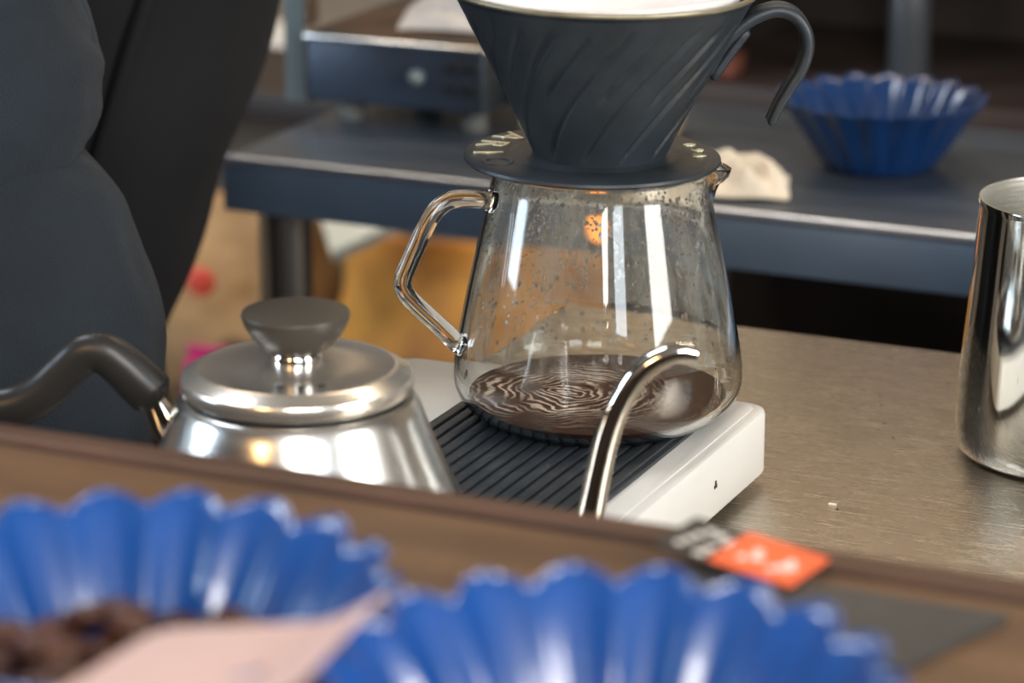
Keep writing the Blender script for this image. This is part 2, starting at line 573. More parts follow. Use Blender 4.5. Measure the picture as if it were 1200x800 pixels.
# wooden bar in front
t = thing('wooden_bar', 'brown wooden bar ledge across the front, holding the blue bowls', 'bar', (0, 0, 0))
box('bar_top', -1.3, 1.3, -0.84, -0.3284, 0.090, 0.1165, M['wood'], t, 0.0008)
box('edge_strip', -1.3, 1.3, -0.3255, -0.3143, 0.085, 0.1178, M['wood_lip'], t, 0.0010)
box('groove', -1.3, 1.3, -0.3284, -0.3255, 0.087, 0.1158, M['groove'], t)
box('bar_front', -1.3, 1.3, -0.82, -0.320, -0.90, 0.085, M['bar'], t)

# ------------------------------------------------------------------ back table
t = thing('steel_table', 'low blue-grey steel table with square apron behind the counter', 'table', (0, 0, 0))
box('table_top', -0.4225, 0.95, 0.4505, 0.70, -0.0325, 0.0, M['steel_table'], t, 0.0034, 4)
for (x, y) in ((-0.398, 0.478), (-0.205, 0.67), (0.90, 0.478), (0.90, 0.67)):
    bm = bmesh.new()
    cyl_bm(bm, (x, y), 0.016, -0.90, -0.0325)
    from_bm('leg', bm, M['steel_satin'], t)
box('front_apron', -0.4225, 0.95, 0.4488, 0.4504, -0.0325, -0.0052, M['lit_apron_steel'], t, 0.0004)
box('highlight_strip', -0.4228, 0.95, 0.4482, 0.4530, -0.0051, 0.0004, M['edge_highlight'], t, 0.0024, 4)  # strip added to carry the bright edge highlight

# glowing disc added on the apron for an orange glow in the server
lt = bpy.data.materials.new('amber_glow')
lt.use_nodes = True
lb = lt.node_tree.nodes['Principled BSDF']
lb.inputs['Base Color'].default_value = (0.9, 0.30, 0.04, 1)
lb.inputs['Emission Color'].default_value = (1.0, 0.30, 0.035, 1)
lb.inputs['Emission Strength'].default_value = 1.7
for nm, r0, r1, mm in (('glow_disc', 0.0, 0.0085, lt), ('glow_disc_ring', 0.0086, 0.0100, M['machine'])):
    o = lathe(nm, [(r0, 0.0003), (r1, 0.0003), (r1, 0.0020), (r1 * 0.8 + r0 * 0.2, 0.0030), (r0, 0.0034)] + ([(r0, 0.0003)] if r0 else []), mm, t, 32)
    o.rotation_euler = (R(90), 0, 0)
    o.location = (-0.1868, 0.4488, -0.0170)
    o['label'] = 'added amber disc that glows through the server'

# machine standing on it
t = thing('steel_machine_box', 'dark steel machine base with bright top edge on the back table', 'machine', (0, 0, 0))
box('housing', -0.4195, -0.302, 0.548, 0.69, 0.014, 0.0515, M['machine'], t, 0.002)
box('top_plate', -0.4215, -0.300, 0.5455, 0.692, 0.0515, 0.0545, M['steel_satin'], t, 0.0014)
box('painted_top_sheet', -0.4190, -0.302, 0.5490, 0.690, 0.0546, 0.0552, M['machine_top'], t, 0.0002)
for (x, y) in ((-0.400, 0.570), (-0.318, 0.570), (-0.400, 0.67), (-0.318, 0.67)):
    bm = bmesh.new()
    cyl_bm(bm, (x, y), 0.008, 0.0, 0.014)
    from_bm('foot', bm, M['scale_foot'], t)
for (x, z) in ((-0.3215, 0.0415), (-0.3215, 0.029), (-0.3095, 0.0415), (-0.3095, 0.029)):
    bm = bmesh.new()
    box_bm(bm, x - 0.003, x + 0.003, 0.5455, 0.5485, z - 0.0025, z + 0.0025, 0.0006)
    from_bm('socket', bm, M['black_hole'], t)
bm = bmesh.new()
bmesh.ops.create_uvsphere(bm, u_segments=20, v_segments=12, radius=0.0052)
o = from_bm('dial_knob', bm, M['post'], t)
o.location = (-0.3450, 0.5455, 0.034)
o['label'] = 'round grey dial knob'

box('side_post', -0.4375, -0.4245, 0.553, 0.570, 0.010, 0.40, M['post'], t, 0.001)
box('post_edge_strip', -0.4243, -0.4222, 0.553, 0.570, 0.010, 0.40, M['steel_satin'], t, 0.0005)


# crumpled cloths
def crumple(name, label, loc, sx, sy, h, m, seed, rz=0.0):
    def f(u, v):
        x = (u - 0.5) * sx
        y = (v - 0.5) * sy
        e = max(0.0, 1 - (2 * u - 1) ** 4) * max(0.0, 1 - (2 * v - 1) ** 4)
        p = Vector((x * 45 + seed, y * 45, seed * 0.7))
        q = noise.noise(p) * 0.5 + 0.5 * abs(noise.noise(p * 2.1 + Vector((5, 2, 1)))) + 0.25
        fold = 0.5 + 0.5 * math.sin((x * 0.5 + y * 1.0) * 330 + 4 * noise.noise(p * 0.6))
        z = 0.001 + h * e * max(0.05, (0.55 * q + 0.45 * fold))
        wob = noise.noise_vector(p * 0.5) * 0.15 * sx
        return Vector((x + wob.x, y + wob.y * 0.6, z))
    o = lattice_solid(name, f, 60, 44, 0.0012, m)
    o.location = loc
    o.rotation_euler = (0, 0, rz)
    return tag(o, label, 'cloth')


crumple('folded_cloth', 'crumpled cream cloth on the back table, right of the dripper flange', (-0.136, 0.492, 0.0015), 0.082, 0.052, 0.026, M['cloth'], 6.7, 0.25)
crumple('grey_rag', 'beige rag lying on top of the dark steel machine', (-0.340, 0.600, 0.0565), 0.066, 0.05, 0.026, M['rag'], 8.1, 0.2)


# kraft bag behind the dripper
def soft_bag(name, label, cat, loc, wx, wy, h, m, seed, rz=0, parts=()):
    r = thing(name, label, cat, loc, rz)
    bm = bmesh.new()
    nz, nt = 26, 48
    rings = []
    for i in range(nz + 1):
        v = i / nz
        sq = 1 - max(0, (v - 0.72) / 0.28) ** 1.3 * 0.86
        wxx = wx / 2 * (0.93 + 0.12 * math.sin(PI * v)) * (1 - 0.08 * (v > 0.98))
        wyy = wy / 2 * sq * (0.92 + 0.16 * math.sin(PI * v))
        ring = []
        for k in range(nt):
            a = 2 * PI * k / nt
            c, s = math.cos(a), math.sin(a)
            x = abs(c) ** 0.45 * (1 if c > 0 else -1) * wxx
            y = abs(s) ** 0.55 * (1 if s > 0 else -1) * wyy
            n = noise.noise(Vector((x * 22 + seed, y * 22, v * h * 22))) * 0.05 * min(wx, h)
            ring.append(bm.verts.new((x + n * c, y + n * s, v * h + 0.004 * noise.noise(Vector((x * 30, y * 30, seed))) * (v > 0.05))))
        rings.append(ring)
    for a, b in zip(rings[:-1], rings[1:]):
        for k in range(nt):
            bm.faces.new((a[k], a[(k + 1) % nt], b[(k + 1) % nt], b[k]))
    bm.faces.new(rings[0][::-1])
    bm.faces.new(rings[-1])
    from_bm('bag_body', bm, m, r)
    return r


b = soft_bag('kraft_bag', 'small tan kraft bag standing behind the black dripper', 'bag', (-0.2430, 0.600, 0.0), 0.092, 0.040, 0.074, M['kraft2'], 2.0, R(14))
box('side_label', -0.0510, -0.0470, -0.016, 0.012, 0.004, 0.030, M['green_label'], b, 0.0005)

# ------------------------------------------------------------------ store shelf with sacks behind/below
t = thing('low_storage_rack', 'dark low rack under and beside the back table, holding paper sacks', 'rack', (0, 0, 0))
for (x, y) in ((-0.95, 0.93), (-0.362, 0.93), (-0.95, 1.27), (-0.362, 1.27)):
    bm = bmesh.new()
    box_bm(bm, x - 0.012, x + 0.012, y - 0.012, y + 0.012, -0.90, -0.02, 0.001)
    from_bm('upright', bm, M['cabinet'], t)
box('shelf_board', -0.96, -0.349, 0.92, 1.28, -0.52, -0.50, M['cabinet_edge'], t, 0.001)
box('shelf_board', -0.96, -0.349, 1.10, 1.28, -0.145, -0.120, M['cabinet'], t, 0.001)

b = soft_bag('kraft_sack', 'tan kraft paper sack with dark printed spots, left of the table leg', 'sack', (-0.762, 1.010, -0.4995), 0.20, 0.13, 0.315, M['kraft'], 5.0, R(10))
for (x, z, r_, mm) in ((0.045, 0.205, 0.014, 'brown_print'), (0.000, 0.165, 0.016, 'brown_print'), (0.020, 0.262, 0.012, 'red_dot')):
    bm = bmesh.new()
    bmesh.ops.create_uvsphere(bm, u_segments=20, v_segments=8, radius=r_)
    for v in bm.verts:
        v.co.y *= 0.25
    o = from_bm('printed_spot', bm, M[mm], b)
    o.location = (x, -0.072, z)
soft_bag('amber_sack', 'golden orange sack on the low rack, seen through the server handle', 'sack', (-0.500, 1.010, -0.4995), 0.27, 0.14, 0.298, M['amber'], 9.0, R(4))
t = thing('magenta_packet', 'small magenta packet leaning beside the kettle handle bracket, far behind', 'packet', (-0.700, 0.900, -0.50))
box('packet_body', -0.018, 0.018, -0.010, 0.010, 0.0, 0.215, M['magenta'], t, 0.003)
box('seal_strip', -0.018, 0.018, -0.003, 0.003, 0.215, 0.225, M['magenta'], t, 0.001)
t = thing('paper_sleeve', 'pale grey folded paper sleeve lying slanted on top of the golden sack', 'paper', (-0.580, 0.965, -0.1975))
for k, nm in ((0, 'lower_sheet'), (1, 'upper_sheet')):
    bm = bmesh.new()
    box_bm(bm, -0.045, 0.045 - 0.006 * k, -0.030, 0.030, 0.0005 + 0.005 * k, 0.0045 + 0.005 * k, 0.0008)
    o = from_bm(nm, bm, M['carton'], t)
    o.rotation_euler = (R(12), R(-24), R(30))
    o.location = (0, 0, 0.020)

# far white vessel on a wall shelf
t = thing('wall_shelf', 'thin dark shelf fixed to the far wall left of the square post', 'shelf', (-1.30, 1.80, -0.30))
box('board', -0.35, 0.35, -0.09, 0.098, 0.0, 0.02, M['cabinet'], t, 0.001)
box('bracket', -0.25, -0.23, -0.05, 0.098, -0.06, 0.0, M['cabinet'], t)
box('bracket', 0.23, 0.25, -0.05, 0.098, -0.06, 0.0, M['cabinet'], t)
t = thing('white_jug', 'small white porcelain jug far back, left of the square post', 'jug', (-1.110, 1.775, -0.28))
lathe('jug_body', [(0, 0), (0.022, 0), (0.030, 0.015), (0.030, 0.045), (0.022, 0.062), (0.024, 0.072), (0.021, 0.072), (0.019, 0.062), (0.026, 0.045), (0.026, 0.015), (0, 0.006)], M['porcelain'], t, 40)
tube('handle', [(0.026, 0, 0.055), (0.042, 0, 0.052), (0.044, 0, 0.030), (0.028, 0, 0.018)], 0.003, M['porcelain'], t, 10)

# dark cabinet behind table on the right
t = thing('dark_cabinet', 'dark wooden shelf cabinet standing behind the back table at right', 'cabinet', (0, 0, 0))
box('back_panel', -0.33, 1.5, 1.19, 1.21, -0.90, 0.12, M['cabinet'], t)
box('side_panel', -0.345, -0.330, 0.93, 1.21, -0.90, 0.12, M['cabinet'], t, 0.001)
box('side_panel', 1.5, 1.52, 0.93, 1.21, -0.90, 0.12, M['cabinet'], t, 0.001)
for z in (-0.60, -0.32, -0.060, 0.10):
    box('shelf_board', -0.33, 1.5, 0.94, 1.19, z, z + 0.018, M['cabinet_edge'], t, 0.001)
box('divider', 0.10, 0.118, 0.95, 1.19, -0.90, 0.12, M['cabinet'], t, 0.001)
t = thing('glass_bottle', 'tall grey-blue bottle on the dark shelves above the navy bowl', 'bottle', (-0.175, 0.985, -0.0418))
lathe('bottle_body', [(0, 0), (0.013, 0), (0.0145, 0.003), (0.0145, 0.09), (0.006, 0.110), (0.005, 0.125), (0, 0.125)], M['bottle'], t, 32)
bm = bmesh.new()
cyl_bm(bm, (0, 0), 0.0065, 0.125, 0.137)
from_bm('cap', bm, M['dark_plastic'], t)
t = thing('tea_tin', 'red-brown tin on the dark shelf behind the dripper handle', 'tin', (-0.3125, 0.975, -0.0418))
box('tin_body', -0.014, 0.014, -0.014, 0.014, 0, 0.011, M['tin'], t, 0.002)
box('tin_lid', -0.0145, 0.0145, -0.0145, 0.0145, 0.0112, 0.015, M['tin'], t, 0.001)


# ================================================================== BLUE FLUTED BOWLS
def flute(n, amp, top):
    def f(t, i, r, z):
        k = max(0.0, min(1.0, (z - 0.004) / top)) ** 0.8
        wv = 2.0 * (math.cos(n * t / 2) ** 2 + 0.03) ** 0.62 - 1.0
        return r + amp * k * wv, z + 0.0012 * k * k * wv
    return f


def make_bowl(label, m, loc, rz=0.0, group='blue fluted cupping bowls'):
    th = thing('fluted_bowl', label, 'bowl', loc, rz, group)
    th.scale = (1.035, 1.035, 1.035)
    prof = [(0, 0.0006), (0.020, 0.0006), (0.028, 0.0), (0.0305, 0.0012), (0.033, 0.005), (0.0372, 0.012), (0.0430, 0.022), (0.0490, 0.031), (0.0540, 0.0372),
            (0.0550, 0.0382), (0.0552, 0.0390), (0.0545, 0.0390), (0.0525, 0.0370), (0.0478, 0.0312), (0.0418, 0.0222), (0.0358, 0.0122), (0.0318, 0.0055), (0.029, 0.0030), (0.018, 0.0022), (0, 0.0022)]
    lathe('bowl_wall', prof, m, th, 288, flute(18, 0.0028, 0.034), autos=80)
    # rolled rim and foot
    bm = bmesh.new()
    P = []
    f = flute(18, 0.0028, 0.034)
    for k in range(288):
        a = 2 * PI * k / 288
        r, z = f(a, 0, 0.0549, 0.0390)
        P.append(Vector((r * math.cos(a), r * math.sin(a), z)))
    N = len(P)
    rings = []
    for i, p in enumerate(P):
        tg = (P[(i + 1) % N] - P[i - 1]).normalized()
        s = tg.cross(Vector((0, 0, 1))).normalized()
        rings.append([bm.verts.new(p + (s * math.cos(q) + Vector((0, 0, 1)) * math.sin(q)) * 0.00075) for q in [2 * PI * j / 6 for j in range(6)]])
    for i in range(N):
        a, b_ = rings[i], rings[(i + 1) % N]
        for j in range(6):
            bm.faces.new((a[j], a[(j + 1) % 6], b_[(j + 1) % 6], b_[j]))
    from_bm('rolled_rim', bm, m, th)
    return th


make_bowl('bright blue fluted bowl holding coffee beans at front left', M['blue'], (0.0967, -0.4995, 0.1167), 0.10)
make_bowl('bright blue fluted bowl right of the bean bowl, beside the orange-stickered tag card', M['blue'], (0.2110, -0.5017, 0.1167), 0.0)
make_bowl('navy fluted bowl standing empty on the back table at upper right', M['blue_dark'], (-0.0684, 0.5785, 0.0), 0.05)


# ------------------------------------------------------------------ coffee beans, each its own
def bean_mesh(seed):
    bm = bmesh.new()
    bmesh.ops.create_uvsphere(bm, u_segments=22, v_segments=14, radius=1)
    for v in bm.verts:
        x, y, z = v.co
        zz = z
        if z < 0:
            zz = z * 0.55
        g = math.exp(-(y / 0.13) ** 2) * (1 if z > 0 else 0)      # the crease is on the flat side
        flat = z * 0.45 if z > 0 else z * 1.0
        flat -= g * 0.22 * (1 - 0.4 * x * x)
        n = 1 + 0.05 * noise.noise(v.co * 1.7 + Vector((seed, 0, 0)))
        v.co = Vector((x * 0.0059 * n, y * 0.0044 * n, flat * 0.0039))
    me = bpy.data.meshes.new('coffee_bean')
    bmesh.ops.recalc_face_normals(bm, faces=bm.faces)
    bm.to_mesh(me)
    bm.free()
    me.materials.append(M['bean'])
    for p in me.polygons:
        p.use_smooth = True
    return me


bmeshes = [bean_mesh(s) for s in (1, 4, 9, 14)]
random.seed(21)
placed = []
bx, by, bz = 0.0967, -0.4995, 0.1167
for layer, (z, rr, n) in enumerate(((0.0070, 0.0265, 34), (0.0125, 0.0315, 50), (0.0180, 0.0360, 62), (0.0232, 0.0350, 34))):
    got = 0
    tries = 0
    while got < n and tries < 4000:
        tries += 1
        a = random.uniform(0, 2 * PI)
        q = rr * math.sqrt(random.random())
        p = Vector((bx + q * math.cos(a), by + q * math.sin(a), bz + z + random.uniform(-0.0008, 0.0008)))
        if all((p - s).length > 0.0080 for s in placed):
            placed.append(p)
            got += 1
for p in placed:
    o = bpy.data.objects.new('coffee_bean', random.choice(bmeshes))
    COL.objects.link(o)
    o.location = p
    o.rotation_euler = (random.gauss(0, 0.45) + (PI if random.random() < 0.45 else 0), random.gauss(0, 0.35), random.uniform(0, 2 * PI))
    tag(o, 'dark roasted coffee bean in the heap inside the left blue bowl', 'coffee bean', 'coffee beans in the left blue bowl')


# pink card over the bowl
def pinkf(u, v):
    a = Vector((0.1060, -0.5015, 0.1500))
    b_ = Vector((0.1545, -0.4890, 0.1560))
    c = Vector((0.1180, -0.5640, 0.1605))
    d = Vector((0.1665, -0.5500, 0.1610))
    p = a.lerp(b_, u).lerp(c.lerp(d, u), v)
    p.z += 0.008 * max(0, u - 0.72) ** 1.5 * 5
    cr = 0.06
    if u < cr and v < cr:
        p += Vector((0.0012, -0.0012, 0)) * (1 - u / cr) * (1 - v / cr)
    return p


tag(lattice_solid('pink_card', pinkf, 24, 12, 0.0006, M['pink']), 'blank pale pink card lying over the beans in the left blue bowl', 'card')

# slate and tag card on the bar
bm = bmesh.new()
pts = [(0.172, -0.3412), (0.2520, -0.3412), (0.2378, -0.3832), (0.160, -0.3832)]
lo = [bm.verts.new((x, y, 0.1167)) for x, y in pts]
hi = [bm.verts.new((x, y, 0.1187)) for x, y in pts]
for k in range(4):
    bm.faces.new((lo[k], lo[(k + 1) % 4], hi[(k + 1) % 4], hi[k]))
bm.faces.new(lo[::-1])
bm.faces.new(hi)
o = from_bm('slate_slab', bm, M['slate'], None, False)
tag(o, 'dark grey slate slab lying on the wooden bar at right', 'slab')

t = thing('tag_card', 'black tag card with white print and an orange sticker, on the bar edge', 'card', (0, 0, 0))
A = Vector((0.1612, -0.3193, 0.1222))
B = Vector((0.2011, -0.3271, 0.1190))
Cc = Vector((0.1983, -0.3503, 0.1192))
D = A + (Cc - B)


def slab(name, a, b_, c, d, th_, m, parent):
    n = (b_ - a).cross(d - a).normalized()
    if n.z < 0:
        n = -n
    bm = bmesh.new()
    lo_ = [bm.verts.new(q) for q in (a, b_, c, d)]
    hi_ = [bm.verts.new(q + n * th_) for q in (a, b_, c, d)]
    for k in range(4):
        bm.faces.new((lo_[k], lo_[(k + 1) % 4], hi_[(k + 1) % 4], hi_[k]))
    bm.faces.new(lo_[::-1])
    bm.faces.new(hi_)
    return from_bm(name, bm, m, parent, False), n


_, nn = slab('card_body', A, B, Cc, D, 0.0009, M['black_card'], t)


def oncard(u, v, k=0.001):
    return A.lerp(B, u).lerp(D.lerp(Cc, u), v) + nn * k


slab('orange_sticker', oncard(0.40, -0.01), oncard(1.0, 0.0), oncard(1.0, 1.0), oncard(0.40, 1.0), 0.0003, M['orange'], t)
for (u, v, lu, lv, k) in ((0.17, 0.20, 0.05, 0.12, 0), (0.14, 0.38, 0.05, 0.12, 0), (0.12, 0.56, 0.05, 0.12, 0), (0.10, 0.74, 0.05, 0.10, 0),
                       (0.25, 0.24, 0.07, 0.14, 0), (0.36, 0.30, 0.035, 0.22, 0), (0.29, 0.62, 0.06, 0.12, 0), (0.27, 0.82, 0.07, 0.12, 0),
                       (0.57, 0.35, 0.05, 0.12, 1), (0.60, 0.50, 0.07, 0.14, 1), (0.53, 0.62, 0.05, 0.12, 1),
                       (0.82, 0.38, 0.05, 0.14, 1), (0.80, 0.55, 0.08, 0.14, 1), (0.87, 0.50, 0.04, 0.12, 1), (0.76, 0.68, 0.05, 0.10, 1)):
    kk = 0.0014 if k else 0.0010
    slab('print_mark', oncard(u, v, kk), oncard(u + lu, v, kk), oncard(u + lu, v + lv, kk), oncard(u, v + lv, kk), 0.0002, M['white_ink'], t)


# ================================================================== COFFEE SCALE
t = thing('coffee_scale', 'white electronic coffee scale with a ribbed black pad, under the server', 'scale', (0, 0, 0))


def rounded_slab(x0, x1, y0, y1, z0, z1, rc, bev, nseg=8):
    bm = bmesh.new()
    P = []
    for (cx, cy, a0) in ((x1 - rc, y1 - rc, 0), (x0 + rc, y1 - rc, 90), (x0 + rc, y0 + rc, 180), (x1 - rc, y0 + rc, 270)):
        for k in range(nseg + 1):
            a = R(a0 + 90 * k / nseg)
            P.append((cx, cy, math.cos(a), math.sin(a)))
    prof = [(-bev, z0), (-bev * 0.3, z0 + bev * 0.3), (0, z0 + bev), (0, z1 - bev), (-bev * 0.3, z1 - bev * 0.3), (-bev, z1)]
    rings = []
    for d, z in prof:
        rings.append([bm.verts.new((cx + (rc + d) * c, cy + (rc + d) * s, z)) for cx, cy, c, s in P])
    n = len(P)
    for a, b_ in zip(rings[:-1], rings[1:]):
        for k in range(n):
            bm.faces.new((a[k], a[(k + 1) % n], b_[(k + 1) % n], b_[k]))
    bm.faces.new(rings[0][::-1])
    bm.faces.new(rings[-1])
    return bm


from_bm('scale_body', rounded_slab(-0.108, 0.0545, -0.117, 0.0490, 0.0045, 0.0310, 0.010, 0.0018), M['white_plastic'], t)
from_bm('top_panel', rounded_slab(-0.104, 0.0500, -0.113, 0.0455, 0.0311, 0.0317, 0.008, 0.0003), M['white_plastic'], t)
for (x, y) in ((-0.09, -0.10), (0.038, -0.10), (-0.09, 0.033), (0.038, 0.033)):
    bm = bmesh.new()
    cyl_bm(bm, (x, y), 0.007, 0.0, 0.0048)
    from_bm('foot', bm, M['scale_foot'], t)
bm = rounded_slab(-0.0560, 0.0400, -0.112, 0.0470, 0.03175, 0.0335, 0.003, 0.0006)
nr = 16
for k in range(nr):
    x = -0.0525 + k * (0.0885 / (nr - 1))
    box_bm(bm, x - 0.0021, x + 0.0021, -0.108, 0.043, 0.0334, 0.0348, 0.0005, 2)
from_bm('ribbed_pad', bm, M['rubber'], t)
bm = bmesh.new()
for (dy, dz, a) in ((0, 0.0009, 0.6), (0.0007, -0.0006, -0.8), (-0.0008, -0.0007, 1.4)):
    box_bm(bm, 0.05445, 0.0548, -0.0142 + dy - 0.0006, -0.0142 + dy + 0.0006, 0.0178 + dz - 0.0007, 0.0178 + dz + 0.0007)
o = from_bm('emblem', bm, M['cabinet_edge'], t)
o['label'] = 'tiny brown emblem on the scale side'

# ================================================================== GLASS SERVER
ZB = 0.0348
t = thing('glass_server', 'clear glass coffee server beaded with condensation, on the white scale', 'server', (0, 0, 0))
spd = Vector((rv.x, rv.y, 0))
sa = math.atan2(spd.y, spd.x)
outer = [(0.0, 0.0370), (0.030, 0.0362), (0.038, ZB + 0.0001), (0.0425, 0.0353), (0.0470, 0.0372), (0.0510, 0.0402), (0.0542, 0.0445), (0.0556, 0.0495), (0.0555, 0.0560),
         (0.0544, 0.0640), (0.0525, 0.0740), (0.0499, 0.0870), (0.0471, 0.1000), (0.0443, 0.1130), (0.0419, 0.1240), (0.0410, 0.1290), (0.0412, 0.1335), (0.0416, 0.1345)]
TH_ = 0.0016
inner = [(0.0408, 0.1347), (0.0396, 0.1338), (0.0394, 0.1290), (0.0403, 0.1240), (0.0427, 0.1130), (0.0455, 0.1000), (0.0483, 0.0870), (0.0509, 0.0740), (0.0528, 0.0640),
         (0.0538, 0.0560), (0.0538, 0.0498), (0.0525, 0.0456), (0.0496, 0.0418), (0.0460, 0.0391), (0.0420, 0.0376), (0.038, 0.0372), (0.030, 0.0384), (0.0, 0.0388)]


def lipf(tt, i, r, z):
    d = (tt - sa + PI) % (2 * PI) - PI
    k = math.exp(-(d / 0.22) ** 2) * max(0.0, min(1.0, (z - 0.118) / 0.014)) ** 1.4
    return r + 0.0085 * k, z - 0.0025 * k * (z > 0.128)


def dense(prof, sub=3):
    return [(p.x, p.y) for p in crom([(a, b_, 0) for a, b_ in prof], sub)]


glass_prof = dense(outer, 2) + dense(inner, 2)
glass_prof[0] = (0.0, glass_prof[0][1])
glass_prof[-1] = (0.0, glass_prof[-1][1])
lathe('glass_body', glass_prof, M['glass'], t, 144, lipf, autos=80)
hd = -(rv * math.cos(R(20)) + hv * math.sin(R(20)))
hp = [(0.0425, 0.1226), (0.0470, 0.1240), (0.0560, 0.1250), (0.0605, 0.1246), (0.0645, 0.1222), (0.0675, 0.1185), (0.0704, 0.1134), (0.0740, 0.1060), (0.0775, 0.0985), (0.0786, 0.0950), (0.0784, 0.0925), (0.0765, 0.0890), (0.0728, 0.0848),
      (0.0660, 0.0780), (0.0600, 0.0718), (0.0574, 0.0692), (0.0553, 0.0682)]
hpts = [polar((0, 0), hd, a, z) for a, z in hp]
tube('glass_handle', hpts, [0.0043, 0.0037] + [0.0034] * 12 + [0.0036, 0.0039, 0.0045], M['glass'], t, 28, 4, flat=1.0, rnd=0.25, up=(-hd.y, hd.x, 0))

# condensation drops on the inner wall
def inner_r(z):
    for (r0, z0), (r1, z1) in zip(inner[:-1], inner[1:]):
        lo_, hi_ = min(z0, z1), max(z0, z1)
        if lo_ <= z <= hi_ and r0 > 0.039:
            f = (z - z0) / (z1 - z0) if z1 != z0 else 0
            return r0 + (r1 - r0) * f
    return 0.05


bm = bmesh.new()
random.seed(5)


def droplet(bm, a, z, rad, run=1.0):
    r = inner_r(z) - 0.00004
    nrm = Vector((-math.cos(a), -math.sin(a), -0.25)).normalized()
    c = Vector((r * math.cos(a), r * math.sin(a), z))
    q = nrm.to_track_quat('Z', 'Y').to_matrix()
    side = Vector((-math.sin(a), math.cos(a), 0))
    upv = side.cross(nrm).normalized()
    if upv.z < 0:
        upv = -upv
    rings = []
    for (rr, h) in ((1.0, 0.0), (0.92, 0.28), (0.6, 0.55)):
        rings.append([bm.verts.new(c + nrm * rad * h * 0.8 + side * math.cos(b_) * rr * rad + upv * math.sin(b_) * rr * rad * run) for b_ in [2 * PI * k / 8 for k in range(8)]])
    tip = bm.verts.new(c + nrm * rad * 0.55)
    for x, y in zip(rings[:-1], rings[1:]):
        for k in range(8):
            bm.faces.new((x[k], x[(k + 1) % 8], y[(k + 1) % 8], y[k]))
    for k in range(8):
        bm.faces.new((rings[-1][k], rings[-1][(k + 1) % 8], tip))
    bm.faces.new(rings[0][::-1])


for k in range(2300):
    a = random.uniform(0, 2 * PI)
    z = 0.128 - abs(random.gauss(0, 0.026))
    if z < 0.075:
        continue
    if noise.noise(Vector((math.cos(a) * 3, math.sin(a) * 3, z * 40))) < -0.12:
        continue
    droplet(bm, a, z, random.uniform(0.00030, 0.00075), random.uniform(0.9, 1.3))
for k in range(110):
    droplet(bm, random.uniform(0, 2 * PI), random.uniform(0.052, 0.10), random.uniform(0.0005, 0.0011), random.uniform(1.0, 2.2))
stuff(from_bm('water_droplets', bm, M['water'], t))
# film
film = [(r - 0.00012, z) for r, z in dense(inner[2:9], 3)]
lathe('condensation_film', film, M['film'], t, 96)

# coffee
ZC = 0.0432
bm = bmesh.new()
NR, NT = 70, 180
rim_r = 0.0503
rings = []
cx0, cy0 = -0.008, -0.004
for i in range(NR + 1):
    r = rim_r * i / NR
    if i == 0:
        rings.append([bm.verts.new((0, 0, ZC))])
        continue
    ring = []
    for k in range(NT):
        a = 2 * PI * k / NT
        x, y = r * math.cos(a), r * math.sin(a)
        d = math.hypot(x - cx0, y - cy0)
        n1_ = noise.noise(Vector((x * 60, y * 60, 0.3))) * 0.0035
        wv = math.sin((d + n1_) * 1500) * 0.00016 * math.exp(-d / 0.035) + noise.noise(Vector((x * 160, y * 160, 2))) * 0.00013
        edge = min(1, (rim_r - r) / 0.004)
        ring.append(bm.verts.new((x, y, ZC + wv * edge)))
    rings.append(ring)
low = [(0.0498, 0.0425), (0.0484, 0.0411), (0.0457, 0.0393), (0.0418, 0.0379), (0.038, 0.0375), (0.03, 0.0387)]
for r, z in low:
    rings.append([bm.verts.new((r * math.cos(2 * PI * k / NT), r * math.sin(2 * PI * k / NT), z)) for k in range(NT)])
rings.append([bm.verts.new((0, 0, 0.0391))])
for a, b_ in zip(rings[:-1], rings[1:]):
    for k in range(NT):
        k2 = (k + 1) % NT
        if len(a) == 1:
            bm.faces.new((a[0], b_[k], b_[k2]))
        elif len(b_) == 1:
            bm.faces.new((a[k], a[k2], b_[0]))
        else:
            bm.faces.new((a[k], a[k2], b_[k2], b_[k]))
o = from_bm('brewed_coffee', bm, M['coffee'], None, True, 80)
tag(o, 'dark brown brewed coffee with swirling pale ripples in the glass server', 'coffee')

# ================================================================== DRIPPER
t = thing('coffee_dripper', 'matte black cone dripper with spiral ribs and hook handle, on the server', 'dripper', (0, 0, 0.1350))
lathe('flange', [(0.020, 0.0), (0.046, 0.0), (0.0480, 0.0004), (0.0487, 0.0012), (0.0485, 0.0022), (0.0470, 0.0029), (0.034, 0.0032), (0.0325, 0.0026), (0.0300, 0.0026), (0.027, 0.0034), (0.0195, 0.0034), (0.020, 0.0)], M['dripper'], t, 128, autos=50)
H0, H1 = 0.0030, 0.0640
R0_, R1_ = 0.0250, 0.0560


def spiral(tt, i, r, z):
    if i > 40:
        return r, z
    v = (z - H0) / (H1 - H0)
    ph = tt + 1.05 * (1 - v) ** 1.15
    k = (ph * 24 / (2 * PI)) % 1.0
    idx = int((ph * 24 / (2 * PI)) % 24)
    g = math.exp(-((k - 0.5) / 0.10) ** 2)
    lim = 0.93 if idx % 2 == 0 else 0.90
    low_ = 0.02 if idx % 2 == 0 else 0.42
    e = max(0, min(1, (lim - v) / 0.06)) * max(0, min(1, (v - low_) / 0.08))
    ridge = math.exp(-((k - 0.74) / 0.10) ** 2)
    return r - 0.0014 * g * e + 0.00015 * ridge * e, z


